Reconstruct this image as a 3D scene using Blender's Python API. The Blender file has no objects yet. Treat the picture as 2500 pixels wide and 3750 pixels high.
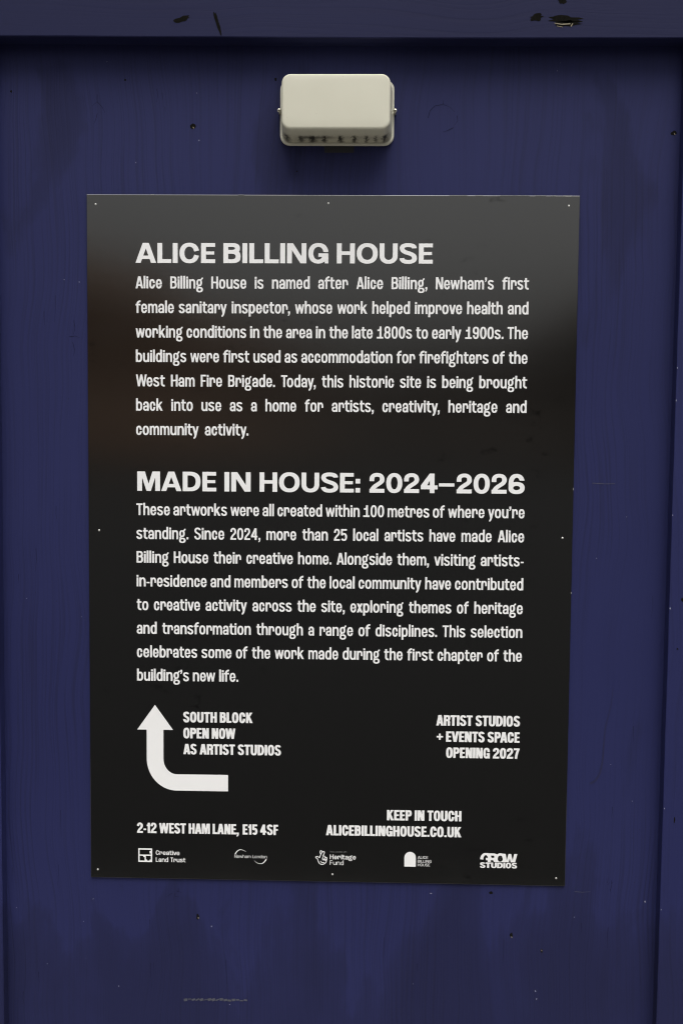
import bpy, bmesh, math, random
from mathutils import Vector, Matrix
from mathutils.geometry import delaunay_2d_cdt, tessellate_polygon

random.seed(7)
SC = bpy.context.scene
COL = SC.collection

# ------------------------------------------------------------------ camera
# world: x to the right along the hoarding, z up, -y towards the viewer,
# origin at the centre of the sign's printed face
cam_data = bpy.data.cameras.new('camera')
cam_data.sensor_fit = 'VERTICAL'
cam_data.sensor_height = 36.0
cam_data.lens = 43.2
cam_data.clip_start = 0.05
cam_data.clip_end = 2000.0
cam = bpy.data.objects.new('camera', cam_data)
COL.objects.link(cam)
ax = [(0.9995249, 0.02969882, 0.00824388),
      (-0.01033745, 0.0710443, 0.99741959),
      (0.0290365, -0.99703094, 0.07131756)]
M = Matrix(((ax[0][0], ax[1][0], ax[2][0], 0.0829),
            (ax[0][1], ax[1][1], ax[2][1], -2.12815),
            (ax[0][2], ax[1][2], ax[2][2], 0.21039),
            (0, 0, 0, 1)))
cam.matrix_world = M
SC.camera = cam

# ------------------------------------------------------------------ daylight
SUN_EL = math.radians(63)
SUN_AZ = math.radians(168)          # bearing of the sun, 180 = straight out from the hoarding
world = bpy.data.worlds.new('World')
SC.world = world
world.use_nodes = True
wn, wl = world.node_tree.nodes, world.node_tree.links
wn.clear()
sky = wn.new('ShaderNodeTexSky')
sky.sky_type = 'NISHITA'
sky.sun_disc = False
sky.sun_elevation = SUN_EL
sky.sun_rotation = SUN_AZ
sky.altitude = 20
sky.air_density = 1.6
sky.dust_density = 7.0
sky.ozone_density = 1.0
grey = wn.new('ShaderNodeHueSaturation')
grey.inputs['Saturation'].default_value = 0.12      # overcast: almost no blue left
bg = wn.new('ShaderNodeBackground')
bg.inputs['Strength'].default_value = 0.09
wo = wn.new('ShaderNodeOutputWorld')
wl.new(sky.outputs['Color'], grey.inputs['Color'])
wl.new(grey.outputs['Color'], bg.inputs['Color'])
wl.new(bg.outputs['Background'], wo.inputs['Surface'])

sun_data = bpy.data.lights.new('sun', 'SUN')
sun_data.energy = 1.5
sun_data.angle = math.radians(44)
sun_data.color = (1.0, 0.97, 0.92)
sun = bpy.data.objects.new('sun', sun_data)
COL.objects.link(sun)
to_sun = Vector((math.sin(SUN_AZ) * math.cos(SUN_EL), math.cos(SUN_AZ) * math.cos(SUN_EL), math.sin(SUN_EL)))
sun.rotation_euler = to_sun.to_track_quat('Z', 'Y').to_euler()
sun.location = to_sun * 20

SC.view_settings.view_transform = 'Standard'
SC.view_settings.look = 'None'
SC.view_settings.exposure = 0.64
SC.view_settings.gamma = 1.0
SC.view_settings.use_curve_mapping = False
SC.cycles.filter_width = 1.15

# ------------------------------------------------------------------ helpers
def mesh_obj(name, verts, faces, mat, parent=None, smooth=False):
    me = bpy.data.meshes.new(name)
    me.from_pydata([tuple(v) for v in verts], [], faces)
    me.update()
    if smooth:
        for p in me.polygons:
            p.use_smooth = True
    o = bpy.data.objects.new(name, me)
    if mat:
        me.materials.append(mat)
    COL.objects.link(o)
    if parent:
        o.parent = parent
    return o

def thing(name, label, cat, loc=(0, 0, 0), group=None):
    o = bpy.data.objects.new(name, None)
    o.empty_display_size = 0.1
    o.location = loc
    COL.objects.link(o)
    o['label'] = label
    o['category'] = cat
    if group:
        o['group'] = group
    return o

def bm_obj(name, bm, mat, parent=None, smooth=False):
    me = bpy.data.meshes.new(name)
    bm.normal_update()
    bm.to_mesh(me)
    bm.free()
    if smooth:
        for p in me.polygons:
            p.use_smooth = True
    me.materials.append(mat)
    o = bpy.data.objects.new(name, me)
    COL.objects.link(o)
    if parent:
        o.parent = parent
    return o

def box_bm(x0, x1, y0, y1, z0, z1, bevel=0.0, seg=2):
    bm = bmesh.new()
    vs = [bm.verts.new((x, y, z)) for x in (x0, x1) for y in (y0, y1) for z in (z0, z1)]
    for f in ((0, 1, 3, 2), (4, 6, 7, 5), (0, 4, 5, 1), (2, 3, 7, 6), (0, 2, 6, 4), (1, 5, 7, 3)):
        bm.faces.new([vs[i] for i in f])
    bmesh.ops.recalc_face_normals(bm, faces=bm.faces)
    if bevel:
        bmesh.ops.bevel(bm, geom=list(bm.edges), offset=bevel, segments=seg, profile=0.5, affect='EDGES')
    return bm

class NT:
    """small node-tree helper"""
    def __init__(self, name):
        self.m = bpy.data.materials.new(name)
        self.m.use_nodes = True
        self.n, self.l = self.m.node_tree.nodes, self.m.node_tree.links
        self.b = self.n['Principled BSDF']
    def add(self, kind, **kw):
        nd = self.n.new(kind)
        for k, v in kw.items():
            if hasattr(nd, k):
                setattr(nd, k, v)
            else:
                nd.inputs[k.replace('_', ' ')].default_value = v
        return nd
    def link(self, a, b):
        self.l.new(a, b)
    def coord(self, scale=(1, 1, 1), loc=(0, 0, 0), src=None):
        if src is None:
            src = self.add('ShaderNodeTexCoord').outputs['Object']
        mp = self.add('ShaderNodeMapping')
        mp.inputs['Scale'].default_value = scale
        mp.inputs['Location'].default_value = loc
        self.link(src, mp.inputs['Vector'])
        return mp.outputs['Vector']
    def noise(self, vec, scale=1.0, detail=3.0, rough=0.5, dist=0.0):
        nd = self.add('ShaderNodeTexNoise')
        nd.inputs['Scale'].default_value = scale
        nd.inputs['Detail'].default_value = detail
        nd.inputs['Roughness'].default_value = rough
        nd.inputs['Distortion'].default_value = dist
        self.link(vec, nd.inputs['Vector'])
        return nd.outputs['Fac']
    def ramp(self, fac, stops, interp='LINEAR'):
        nd = self.add('ShaderNodeValToRGB')
        nd.color_ramp.interpolation = interp
        el = nd.color_ramp.elements
        while len(el) < len(stops):
            el.new(0.5)
        for e, (p, c) in zip(el, stops):
            e.position = p
            e.color = (c, c, c, 1) if isinstance(c, (int, float)) else (*c, 1)
        self.link(fac, nd.inputs['Fac'])
        return nd.outputs['Color']
    def math(self, op, a, b=None, c=None):
        nd = self.add('ShaderNodeMath', operation=op)
        for i, v in enumerate((a, b, c)):
            if v is None:
                continue
            if isinstance(v, (int, float)):
                nd.inputs[i].default_value = v
            else:
                self.link(v, nd.inputs[i])
        return nd.outputs[0]
    def mix(self, fac, a, b, blend='MIX'):
        nd = self.add('ShaderNodeMix', data_type='RGBA', blend_type=blend)
        for sock, v in ((nd.inputs[0], fac), (nd.inputs[6], a), (nd.inputs[7], b)):
            if isinstance(v, (int, float)):
                sock.default_value = v
            elif isinstance(v, tuple):
                sock.default_value = (*v, 1)
            else:
                self.link(v, sock)
        return nd.outputs[2]
    def bump(self, h, strength, dist):
        nd = self.add('ShaderNodeBump')
        nd.inputs['Strength'].default_value = strength
        nd.inputs['Distance'].default_value = dist
        self.link(h, nd.inputs['Height'])
        return nd.outputs['Normal']
    def set(self, **kw):
        for k, v in kw.items():
            s = self.b.inputs[k.replace('_', ' ')]
            if isinstance(v, (int, float)):
                s.default_value = v
            elif isinstance(v, tuple):
                s.default_value = (*v, 1)
            else:
                self.link(v, s)
        return self.m

def blue_paint(name, horizontal=False, tone=1.0, seed=0.0, grain=1.0):
    """old brushed blue paint over softwood ply: fine grain ridges, patches of a second coat, light falloff low down painted in"""
    t = NT(name)
    obj = t.add('ShaderNodeTexCoord').outputs['Object']
    if horizontal:
        mp = t.add('ShaderNodeMapping')
        mp.inputs['Rotation'].default_value = (0, math.radians(90), 0)
        mp.inputs['Location'].default_value = (seed, 0, seed)
        t.link(obj, mp.inputs['Vector'])
        obj = mp.outputs['Vector']
    # slow wander of the growth rings
    wander = t.noise(t.coord((1.2, 1, 0.9), (seed, 0, 3 + seed), obj), 2.4, 2.0)
    wv = t.add('ShaderNodeCombineXYZ')
    t.link(t.math('MULTIPLY', t.math('SUBTRACT', wander, 0.5), 0.09), wv.inputs[0])
    add = t.add('ShaderNodeVectorMath', operation='ADD')
    t.link(obj, add.inputs[0])
    t.link(wv.outputs[0], add.inputs[1])
    ov = add.outputs[0]
    ring = t.noise(t.coord((230, 1, 2.2), (seed, 0, 0), ov), 1.0, 2.0, 0.5)
    fine = t.noise(t.coord((620, 1, 9), (seed + 5, 0, 0), ov), 1.0, 3.0, 0.6)
    ridge = t.ramp(ring, [(0.34, 0.0), (0.52, 0.85), (0.7, 1.0)])
    # where the grain still shows through and where the paint has filled it
    show = t.ramp(t.noise(t.coord((4.2, 1, 1.3), (seed + 11, 0, 2), ov), 1.0, 4.0, 0.55), [(0.38, 0.12), (0.6, 1.0)])
    # patches of a darker, thinner coat, ragged along the grain
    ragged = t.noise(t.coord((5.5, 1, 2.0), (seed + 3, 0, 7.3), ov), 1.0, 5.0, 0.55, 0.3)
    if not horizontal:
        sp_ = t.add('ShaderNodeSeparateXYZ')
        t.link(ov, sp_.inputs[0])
        low_falloff = t.ramp(t.math('ADD', sp_.outputs[2], 1.0), [(0.24, 0.215), (0.52, 0.0)])  # paints in lower-wall light falloff by spreading the dark-coat patches
        ragged = t.math('ADD', ragged, low_falloff)
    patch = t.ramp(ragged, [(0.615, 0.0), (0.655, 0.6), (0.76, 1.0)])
    blotch = t.noise(t.coord((2.2, 1, 1.6), (seed, 0, 1.1), obj), 1.0, 3.0)
    c = t.mix(t.ramp(blotch, [(0.3, 0.0), (0.7, 1.0)]),
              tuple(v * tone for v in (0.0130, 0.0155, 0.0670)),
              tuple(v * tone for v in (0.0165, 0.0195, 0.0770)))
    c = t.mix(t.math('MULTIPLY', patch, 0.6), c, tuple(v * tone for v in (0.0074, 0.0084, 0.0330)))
    groove = t.math('MULTIPLY', t.math('SUBTRACT', 1.0, ridge), t.math('MULTIPLY', show, 0.38 * grain))
    c = t.mix(groove, c, tuple(v * tone for v in (0.0070, 0.0075, 0.0250)))
    # chalky rub marks
    chalk = t.ramp(t.noise(t.coord((34, 1, 34), (seed + 8, 0, 0), obj), 1.0, 6.0, 0.7), [(0.66, 0.0), (0.8, 1.0)])
    area = t.ramp(t.noise(t.coord((3, 1, 3), (seed + 2, 0, 5), obj), 1.0, 2.0), [(0.52, 0.0), (0.68, 0.35)])
    c = t.mix(t.math('MULTIPLY', chalk, area), c, (0.11, 0.12, 0.19))
    # dust specks
    vor = t.add('ShaderNodeTexVoronoi')
    vor.inputs['Scale'].default_value = 34
    vor.inputs['Randomness'].default_value = 1.0
    t.link(obj, vor.inputs['Vector'])
    dots = t.ramp(vor.outputs['Distance'], [(0.02, 1.0), (0.045, 0.0)])
    c = t.mix(t.math('MULTIPLY', dots, 0.55), c, (0.012, 0.012, 0.03))
    h = t.math('ADD', t.math('MULTIPLY', t.math('MULTIPLY', ridge, show), 0.8),
               t.math('ADD', t.math('MULTIPLY', fine, 0.35), t.math('MULTIPLY', blotch, 0.8)))
    rough = t.math('ADD', t.math('MULTIPLY', patch, 0.10), 0.60)
    return t.set(Base_Color=c, Roughness=rough, Normal=t.bump(h, 0.5 * grain, 0.0007), Specular_IOR_Level=0.18)

def plain(name, col, rough=0.5, metal=0.0, vary=0.0, scale=40, spec=0.5, bump=0.0):
    t = NT(name)
    v = t.coord()
    n = t.noise(v, scale, 4.0)
    c = t.mix(n, tuple(x * (1 - vary) for x in col), tuple(min(1, x * (1 + vary)) for x in col))
    kw = dict(Base_Color=c, Roughness=rough, Metallic=metal, Specular_IOR_Level=spec)
    if bump:
        kw['Normal'] = t.bump(t.noise(v, scale * 6, 3.0), bump, 0.001)
    return t.set(**kw)

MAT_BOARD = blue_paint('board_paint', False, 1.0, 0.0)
MAT_RAIL = blue_paint('rail_paint', True, 0.62, 2.7, 0.3)
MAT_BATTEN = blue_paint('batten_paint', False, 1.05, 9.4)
MAT_RAW = plain('bare_dark_wood', (0.006, 0.0058, 0.005), 0.95, vary=0.6, scale=300, spec=0.05)
MAT_CRACK = plain('crack_dirt', (0.0085, 0.0088, 0.028), 0.9, vary=0.3, scale=200, spec=0.1)
MAT_DRIP_SHADE = plain('drip_shade', (0.0125, 0.0135, 0.048), 0.5, vary=0.15, scale=150, spec=0.25)
MAT_SPLINTER = plain('bare_pale_wood', (0.20, 0.17, 0.12), 0.8, vary=0.4, scale=300)
MAT_SPECK = plain('pale_specks', (0.30, 0.31, 0.36), 0.7, vary=0.3, scale=100)
MAT_SCUFF = plain('chalk_scuff', (0.055, 0.058, 0.078), 0.85, vary=0.35, scale=180)
MAT_WHITE = plain('white_print', (0.735, 0.735, 0.735), 0.42, vary=0.02, scale=30, spec=0.35)
MAT_THINWHITE = plain('thin_grey_print', (0.16, 0.16, 0.16), 0.45, vary=0.05, scale=30, spec=0.35)
MAT_STEEL = plain('screw_steel', (0.62, 0.59, 0.50), 0.28, 1.0, vary=0.2, scale=200)
MAT_DARKSTEEL = plain('screw_recess', (0.03, 0.028, 0.02), 0.5, 0.6, vary=0.2, scale=200)
MAT_RIVET = plain('rivet_metal', (0.55, 0.55, 0.53), 0.42, 0.55, vary=0.12, scale=300)
MAT_EDGE = plain('bare_edge', (0.34, 0.34, 0.32), 0.5, 0.3, vary=0.3, scale=200)
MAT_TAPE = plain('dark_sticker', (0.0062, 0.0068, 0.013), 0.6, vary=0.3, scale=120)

def sign_black():
    """laminated black print: satin sheen, faint wipe streaks, matt smudges, a little dust"""
    t = NT('sign_black')
    v = t.coord()
    n = t.noise(t.coord((1, 1, 1)), 9.0, 5.0, 0.6)
    streak = t.noise(t.coord((3, 1, 70)), 1.0, 4.0, 0.6)
    smear = t.ramp(t.noise(t.coord((5, 1, 11), (2.2, 0, 0.4)), 1.0, 4.0, 0.6), [(0.58, 0.0), (0.74, 1.0)])
    smudge = t.ramp(t.noise(t.coord((26, 1, 40), (7.3, 0, 1.9)), 1.0, 3.0, 0.55), [(0.62, 0.0), (0.70, 1.0)])
    zone = t.ramp(t.noise(t.coord((3.5, 1, 3.5), (4.4, 0, 8.1)), 1.0, 2.0), [(0.48, 0.0), (0.60, 1.0)])
    smudge = t.math('MULTIPLY', smudge, zone)
    vor = t.add('ShaderNodeTexVoronoi')
    vor.inputs['Scale'].default_value = 55
    t.link(v, vor.inputs['Vector'])
    dust = t.math('MULTIPLY', t.ramp(vor.outputs['Distance'], [(0.018, 1.0), (0.035, 0.0)]), zone)
    c = t.mix(n, (0.0005, 0.0005, 0.0005), (0.0010, 0.0010, 0.0009))
    c = t.mix(t.math('MULTIPLY', dust, 0.5), c, (0.06, 0.06, 0.055))
    r = t.math('ADD', t.math('MULTIPLY', n, 0.05), t.math('MULTIPLY', streak, 0.035))
    r = t.math('ADD', r, t.math('MULTIPLY', smear, 0.03))
    r = t.math('ADD', r, 0.055)
    keep = t.math('SUBTRACT', 1.0, t.math('MULTIPLY', smudge, 0.45))
    return t.set(Base_Color=c, Roughness=r, Specular_IOR_Level=keep, Coat_Weight=t.math('MULTIPLY', keep, 0.45), Coat_Roughness=0.085,
                 Normal=t.bump(t.noise(v, 900.0, 2.0), 0.05, 0.0004))
MAT_SIGN = sign_black()

def cream_plastic():
    t = NT('cream_plastic')
    obj = t.add('ShaderNodeTexCoord').outputs['Object']
    n = t.noise(t.coord(src=obj), 22.0, 4.0)
    c = t.mix(n, (0.520, 0.508, 0.415), (0.560, 0.547, 0.455))
    # grime that has run along the lower lip, broken by washed-out arches
    sep = t.add('ShaderNodeSeparateXYZ')
    t.link(obj, sep.inputs[0])
    y, z = sep.outputs[1], sep.outputs[2]
    lower = t.ramp(t.math('MULTIPLY', z, -10.0), [(0.37, 0.0), (0.40, 1.0)])
    wob = t.noise(t.coord((62, 12, 3), (0.7, 0, 0), obj), 1.0, 2.0, 0.5)
    wob2 = t.noise(t.coord((190, 150, 40), (3, 0, 1), obj), 1.0, 4.0, 0.65)
    yy = t.math('ADD', t.math('MULTIPLY', y, -10.0), t.math('MULTIPLY', t.math('SUBTRACT', wob2, 0.5), 0.10))
    line = t.ramp(yy, [(0.10, 0.45), (0.17, 0.8), (0.26, 1.0), (0.36, 1.0), (0.44, 0.0)])
    # where it has gathered along the lip, left to right
    xs = t.math('ADD', t.math('MULTIPLY', t.math('ADD', sep.outputs[0], 0.1), 5.0), t.math('MULTIPLY', t.math('SUBTRACT', wob2, 0.5), 0.09))
    stops = [(0.02, 0.0)]
    for cx, w, k in ((-79, 7, .8), (-56, 6, .8), (-36, 8, 1.0), (-17, 5, .95), (10, 5.5, 1.0), (33, 5.5, .95), (52, 3.5, 1.0), (68, 4, .7), (84, 6, .9)):
        p = (cx + 100) / 200
        w *= 1.6
        stops += [(p - w / 200, 0.15 if -60 < cx < -10 else 0.0), (p - w / 520, k), (p + w / 420, 0.15 if -60 < cx < -20 else 0.0)]
    clump = t.ramp(xs, stops)
    clump = t.math('MULTIPLY', clump, t.ramp(wob2, [(0.25, 0.65), (0.42, 1.0)]))
    upper = t.ramp(yy, [(0.24, 0.0), (0.32, 0.75), (0.38, 0.55), (0.43, 0.0)])
    run = t.ramp(xs, [(0.15, 0.0), (0.22, 1.0), (0.42, 0.9), (0.50, 0.25), (0.95, 0.25)])
    clump = t.math('MAXIMUM', clump, t.math('MULTIPLY', t.math('MULTIPLY', upper, run), 0.9))
    dirt = t.math('MULTIPLY', t.math('MULTIPLY', line, clump), lower)
    film = t.math('MULTIPLY', t.ramp(t.math('MULTIPLY', y, -10.0), [(0.2, 0.28), (0.6, 0.0)]), lower)
    c = t.mix(film, c, (0.30, 0.26, 0.14))
    seam = t.math('MULTIPLY', t.ramp(t.math('MULTIPLY', y, -10.0), [(0.10, 0.75), (0.125, 0.0)]), lower)
    c = t.mix(seam, c, (0.06, 0.05, 0.03))
    c = t.mix(t.math('MINIMUM', t.math('MULTIPLY', dirt, 1.25), 0.97), c, (0.012, 0.010, 0.006))
    spk = t.add('ShaderNodeTexVoronoi')
    spk.inputs['Scale'].default_value = 70
    t.link(obj, spk.inputs['Vector'])
    c = t.mix(t.math('MULTIPLY', t.ramp(spk.outputs['Distance'], [(0.03, 1.0), (0.07, 0.0)]), 0.35), c, (0.25, 0.22, 0.15))
    return t.set(Base_Color=c, Roughness=0.46, Specular_IOR_Level=0.4,
                 Normal=t.bump(t.noise(t.coord(src=obj), 420.0, 3.0), 0.08, 0.0005))
MAT_CREAM = cream_plastic()
MAT_RIM = plain('cream_rim', (0.55, 0.54, 0.455), 0.45, vary=0.05, scale=60, spec=0.4)

# ------------------------------------------------------------------ ground
def ground():
    t = NT('road_and_rise')
    n = t.noise(t.coord((1, 1, 1)), 40.0, 5.0, 0.7)
    sp = t.add('ShaderNodeSeparateXYZ')
    t.link(t.add('ShaderNodeTexCoord').outputs['Object'], sp.inputs[0])
    skyline_mask = t.ramp(sp.outputs[2], [(0.15, 0.0), (0.4, 1.0)])
    skyline_tint = t.mix(t.noise(t.coord((.12, .12, .3)), 1.0, 4.0), (0.030, 0.025, 0.021), (0.115, 0.088, 0.068))
    warm_side = t.ramp(t.math('ADD', t.math('MULTIPLY', sp.outputs[0], -0.03), 0.5), [(0.52, 0.0), (0.80, 1.0)])
    skyline_tint = t.mix(warm_side, skyline_tint, (0.24, 0.150, 0.098))  # warm side of the added rise, for the brown reflection in the sign
    m = t.set(Base_Color=t.mix(skyline_mask, t.mix(n, (0.006, 0.0057, 0.0054), (0.018, 0.017, 0.016)), skyline_tint), Roughness=0.9,
              Normal=t.bump(n, 0.4, 0.004))
    # level near the hoarding; an unseen rise, added to shape the sign's reflection, stands 60 m off, lowest almost straight opposite
    vs, fs = [], []
    dist = [-6, 0, 4, 10, 25, 50, 54, 57, 60, 64, 120, 800]
    lift = [0, 0, 0, 0, 0, 0, .35, .8, 1.0, 1.0, 1.0, 1.0]
    na = 96
    for d, k in zip(dist, lift):
        for i in range(na + 1):
            az = -1.25 + 2.5 * i / na
            q = math.degrees(az) - 1.0
            el = 3.1 + 0.045 * q * q / (1 + 0.004 * q * q) + 0.35 * math.sin(q * .9) + 0.22 * math.sin(q * 2.7 + 1)
            hgt = k * (60 * math.tan(math.radians(el)) + 1.6)
            vs.append((math.tan(az) * max(d, 10) if d > 0 else math.tan(az) * 10, -d, hgt))
    for j in range(len(dist) - 1):
        for i in range(na):
            p = j * (na + 1) + i
            fs.append((p, p + na + 1, p + na + 2, p + 1))
    o = mesh_obj('ground', vs, fs, m)
    o.location = (0, 0, -1.54)
    o['kind'] = 'structure'
    o['label'] = 'dark ground beyond the paving, with an added rise that shapes the sky reflection'
    t = NT('paving')
    n = t.noise(t.coord((1, 1, 1)), 30.0, 5.0, 0.7)
    m2 = t.set(Base_Color=t.mix(n, (0.25, 0.24, 0.215), (0.34, 0.325, 0.29)), Roughness=0.85, Normal=t.bump(n, 0.3, 0.003))
    p = bm_obj('pavement', box_bm(-9, 9, -1.95, 0.02, -0.05, 0.0, 0.006, 1), m2)
    p.location = (0, 0, -1.42)
    p['kind'] = 'structure'
    p['label'] = 'grey paving along the foot of the blue wall'
ground()

# ------------------------------------------------------------------ hoarding
WALL_Y = 0.004
hoarding = thing('wall', 'blue painted plywood hoarding wall with top rail and upright batten, behind the black sign', 'wall', (0, 0, -1.42))
def on_wall(o):
    o.location.z += 1.42
    return o

def grid_board(name, x0, x1, z0, z1, y, thick, mat, parent):
    """a board with very slight waviness"""
    nx, nz = 40, 48
    vs, fs = [], []
    for j in range(nz + 1):
        for i in range(nx + 1):
            vs.append((x0 + (x1 - x0) * i / nx, y, z0 + (z1 - z0) * j / nz))
    W = nx + 1
    for j in range(nz):
        for i in range(nx):
            a = j * W + i
            fs.append((a, a + 1, a + W + 1, a + W))
    b = len(vs)
    vs += [(x0, y + thick, z0), (x1, y + thick, z0), (x1, y + thick, z1), (x0, y + thick, z1)]
    fs += [(b, b + 3, b + 2, b + 1)]
    fs += [tuple(range(0, W)) [::-1] + (b, b + 1)]
    fs += [tuple(range(nz * W, nz * W + W)) + (b + 2, b + 3)]
    fs += [tuple(range(0, (nz + 1) * W, W)) + (b + 3, b)]
    fs += [tuple(range(nx, (nz + 1) * W, W))[::-1] + (b + 1, b + 2)]
    return mesh_obj(name, vs, fs, mat, parent)

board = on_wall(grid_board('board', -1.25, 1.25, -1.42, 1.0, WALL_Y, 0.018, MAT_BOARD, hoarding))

def prism_rail():
    # long rail across the top, its lower arris a little eased and uneven
    bm = bmesh.new()
    n = 40
    y0, y1, r = -0.041, WALL_Y - 0.0005, 0.0022
    prof = lambda zb, zt: [(y1, zb), (y0 + r, zb), (y0 + r * 0.3, zb + r * 0.3), (y0, zb + r), (y0, zt - r), (y0 + r, zt), (y1, zt)]
    rings = []
    for i in range(n + 1):
        x = -1.25 + 2.5 * i / n
        zb = 0.8480 + 0.0045 * max(0, min(1, (0.1 - x) / 0.67)) + random.uniform(-.00025, .00025)
        rings.append([bm.verts.new((x, y, z)) for y, z in prof(zb, 0.952)])
    for a, b in zip(rings, rings[1:]):
        for k in range(len(a)):
            k2 = (k + 1) % len(a)
            bm.faces.new((a[k], a[k2], b[k2], b[k]))
    bm.faces.new(rings[0])
    bm.faces.new(rings[-1][::-1])
    bmesh.ops.recalc_face_normals(bm, faces=bm.faces)
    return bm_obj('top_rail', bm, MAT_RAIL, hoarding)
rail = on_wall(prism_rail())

def batten(xt, xb, width, mirror=False):
    bm = bmesh.new()
    n = 60
    y0, y1, r = -0.0235, WALL_Y - 0.0005, 0.0016
    rings = []
    for i in range(n + 1):
        z = -1.42 + (0.847 + 1.42) * i / n
        x = xb + (xt - xb) * (z + 0.84) / 1.36 + random.uniform(-.0003, .0003)
        pr = [(x, y1), (x, y0 + r), (x + r * .3, y0 + r * .3), (x + r, y0), (x + width - r, y0), (x + width, y0 + r), (x + width, y1)]
        rings.append([bm.verts.new((px, py, z)) for px, py in pr])
    for a, b in zip(rings, rings[1:]):
        for k in range(len(a)):
            k2 = (k + 1) % len(a)
            bm.faces.new((a[k], a[k2], b[k2], b[k]))
    bm.faces.new(rings[0])
    bm.faces.new(rings[-1][::-1])
    bmesh.ops.recalc_face_normals(bm, faces=bm.faces)
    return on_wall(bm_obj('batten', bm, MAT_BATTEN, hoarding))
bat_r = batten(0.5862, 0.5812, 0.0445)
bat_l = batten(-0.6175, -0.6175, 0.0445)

# ---- marks on the hoarding, thin irregular chips a fraction of a millimetre proud
def blob(cx, cz, rx, rz, n=14, jag=0.35, rot=0.0, rnd=random):
    pts = []
    for i in range(n):
        a = 2 * math.pi * i / n
        k = 1 + rnd.uniform(-jag, jag)
        x, z = rx * k * math.cos(a), rz * k * math.sin(a)
        pts.append((cx + x * math.cos(rot) - z * math.sin(rot), cz + x * math.sin(rot) + z * math.cos(rot)))
    return pts

def line_poly(pts, w0, w1=None):
    """thin tapered stroke along pts"""
    w1 = w0 if w1 is None else w1
    L, Rr = [], []
    for i, p in enumerate(pts):
        a = pts[max(0, i - 1)]
        b = pts[min(len(pts) - 1, i + 1)]
        dx, dz = b[0] - a[0], b[1] - a[1]
        d = math.hypot(dx, dz) or 1
        w = (w0 + (w1 - w0) * i / (len(pts) - 1)) / 2
        L.append((p[0] - dz / d * w, p[1] + dx / d * w))
        Rr.append((p[0] + dz / d * w, p[1] - dx / d * w))
    return L + Rr[::-1]

def decal(name, polys, y, mat, parent):
    vs, fs = [], []
    for p in polys:
        b = len(vs)
        vs += [(x, y, z) for x, z in p]
        c = (sum(x for x, z in p) / len(p), sum(z for x, z in p) / len(p))
        fs.append(tuple(range(b, b + len(p))))
    return mesh_obj(name, vs, fs, mat, parent)

mm = 0.001
RY = -0.041 - 0.0003
for (x, z, rx, rz, rot) in ((-248, 880, 13, 4.5, 0.25), (-190, 872, 3, 17, 0.28), (337, 882, 10, 5.5, 0.15),
                            (382, 879, 27, 5, -0.05), (379, 908, 7, 4, 0), (388, 872, 22, 5, 0.05)):
    decal('gouge', [blob(x * mm, z * mm, rx * mm, rz * mm, 18, 0.32, rot)], RY, MAT_RAW, rail)
decal('splinter', [line_poly([(.366, .8725), (.378, .8705), (.392, .8715)], .0012, .002),
                   line_poly([(.393, .867), (.396, .872)], .0016), line_poly([(.370, .868), (.380, .866)], .0008)],
      RY - 0.0003, MAT_SPLINTER, rail)
BY = WALL_Y - 0.0003
for (x, z, rx, rz) in ((-238, 715.6, 5, 4.2), (576.3, 705, 4.5, 4), (-550, 774, 2, 2), (-354, 793, 2, 1.6), (-97, 794.5, 2.2, 2.6),
                       (328.4, -692, 2.6, 4.5), (382.6, -720, 2.2, 3.6), (-230, -671, 2.6, 6), (-60.0, 640.5, 1.4, 1.4), (291, -616, 3.5, 2.5)):
    decal('nail_hole', [blob(x * mm, z * mm, rx * mm, rz * mm, 12, 0.25)], BY, MAT_RAW, board)
sp = []
for (x, z) in ((-237, 713.2), (577.5, 704), (329.0, -696), (-228.6, -672.5), (382.5, -719.5)):
    sp.append(blob(x * mm, z * mm, 0.9 * mm, 1.8 * mm, 8, 0.3, 0.5))
decal('nail_glint', sp, BY - 0.0003, MAT_SPLINTER, board)
rs = random.Random(31)
sp = []
for _ in range(64):
    x, z = rs.uniform(-0.57, 0.57), rs.uniform(-0.85, 0.84)
    if -0.43 < x < 0.43 and -0.61 < z < 0.61 or (-0.1 < x < 0.12 and 0.66 < z < 0.82):
        continue
    s = rs.choice((0.35, 0.45, 0.5, 0.6, 0.8)) * mm
    sp.append(blob(x, z, s, s * rs.uniform(0.8, 2.4), 7, 0.3, rs.uniform(0, 3)))
decal('paint_speck', sp, BY, MAT_SPECK, board)
# knots: hairline splits in the veneer
kn = []
def knot(cx, cz, s):
    for k in range(5):
        a = rs.uniform(0, 6.28)
        L = rs.uniform(.5, 1.0) * s
        p0 = (cx + rs.uniform(-.5, .5) * s, cz + rs.uniform(-.7, .7) * s)
        pts = [p0]
        for q in range(3):
            pts.append((pts[-1][0] + math.cos(a) * L / 3 + rs.uniform(-.1, .1) * s, pts[-1][1] + math.sin(a) * L / 3 * 1.4 + rs.uniform(-.1, .1) * s))
        kn.append(line_poly(pts, rs.uniform(.5, 1.1) * mm, .2 * mm))
def crack(cx, cz, lines, w=.9):
    for l in lines:
        pts = smooth_line([(cx + x * mm, cz + z * mm) for x, z in l])
        kn.append(line_poly(pts, w * mm, .25 * mm))
def smooth_line(p):
    out = []
    for a_, b_ in zip(p, p[1:]):
        for q in range(4):
            u = q / 4
            out.append((a_[0] + (b_[0] - a_[0]) * u + rs.uniform(-.3, .3) * mm, a_[1] + (b_[1] - a_[1]) * u + rs.uniform(-.3, .3) * mm))
    return out + [p[-1]]
crack(-.402, .752, [[(0, 17), (0, 5), (-9, -3)], [(0, 5), (9, -5), (13, -14)], [(0, -15), (-3, -26), (-6, -33)]])
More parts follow.
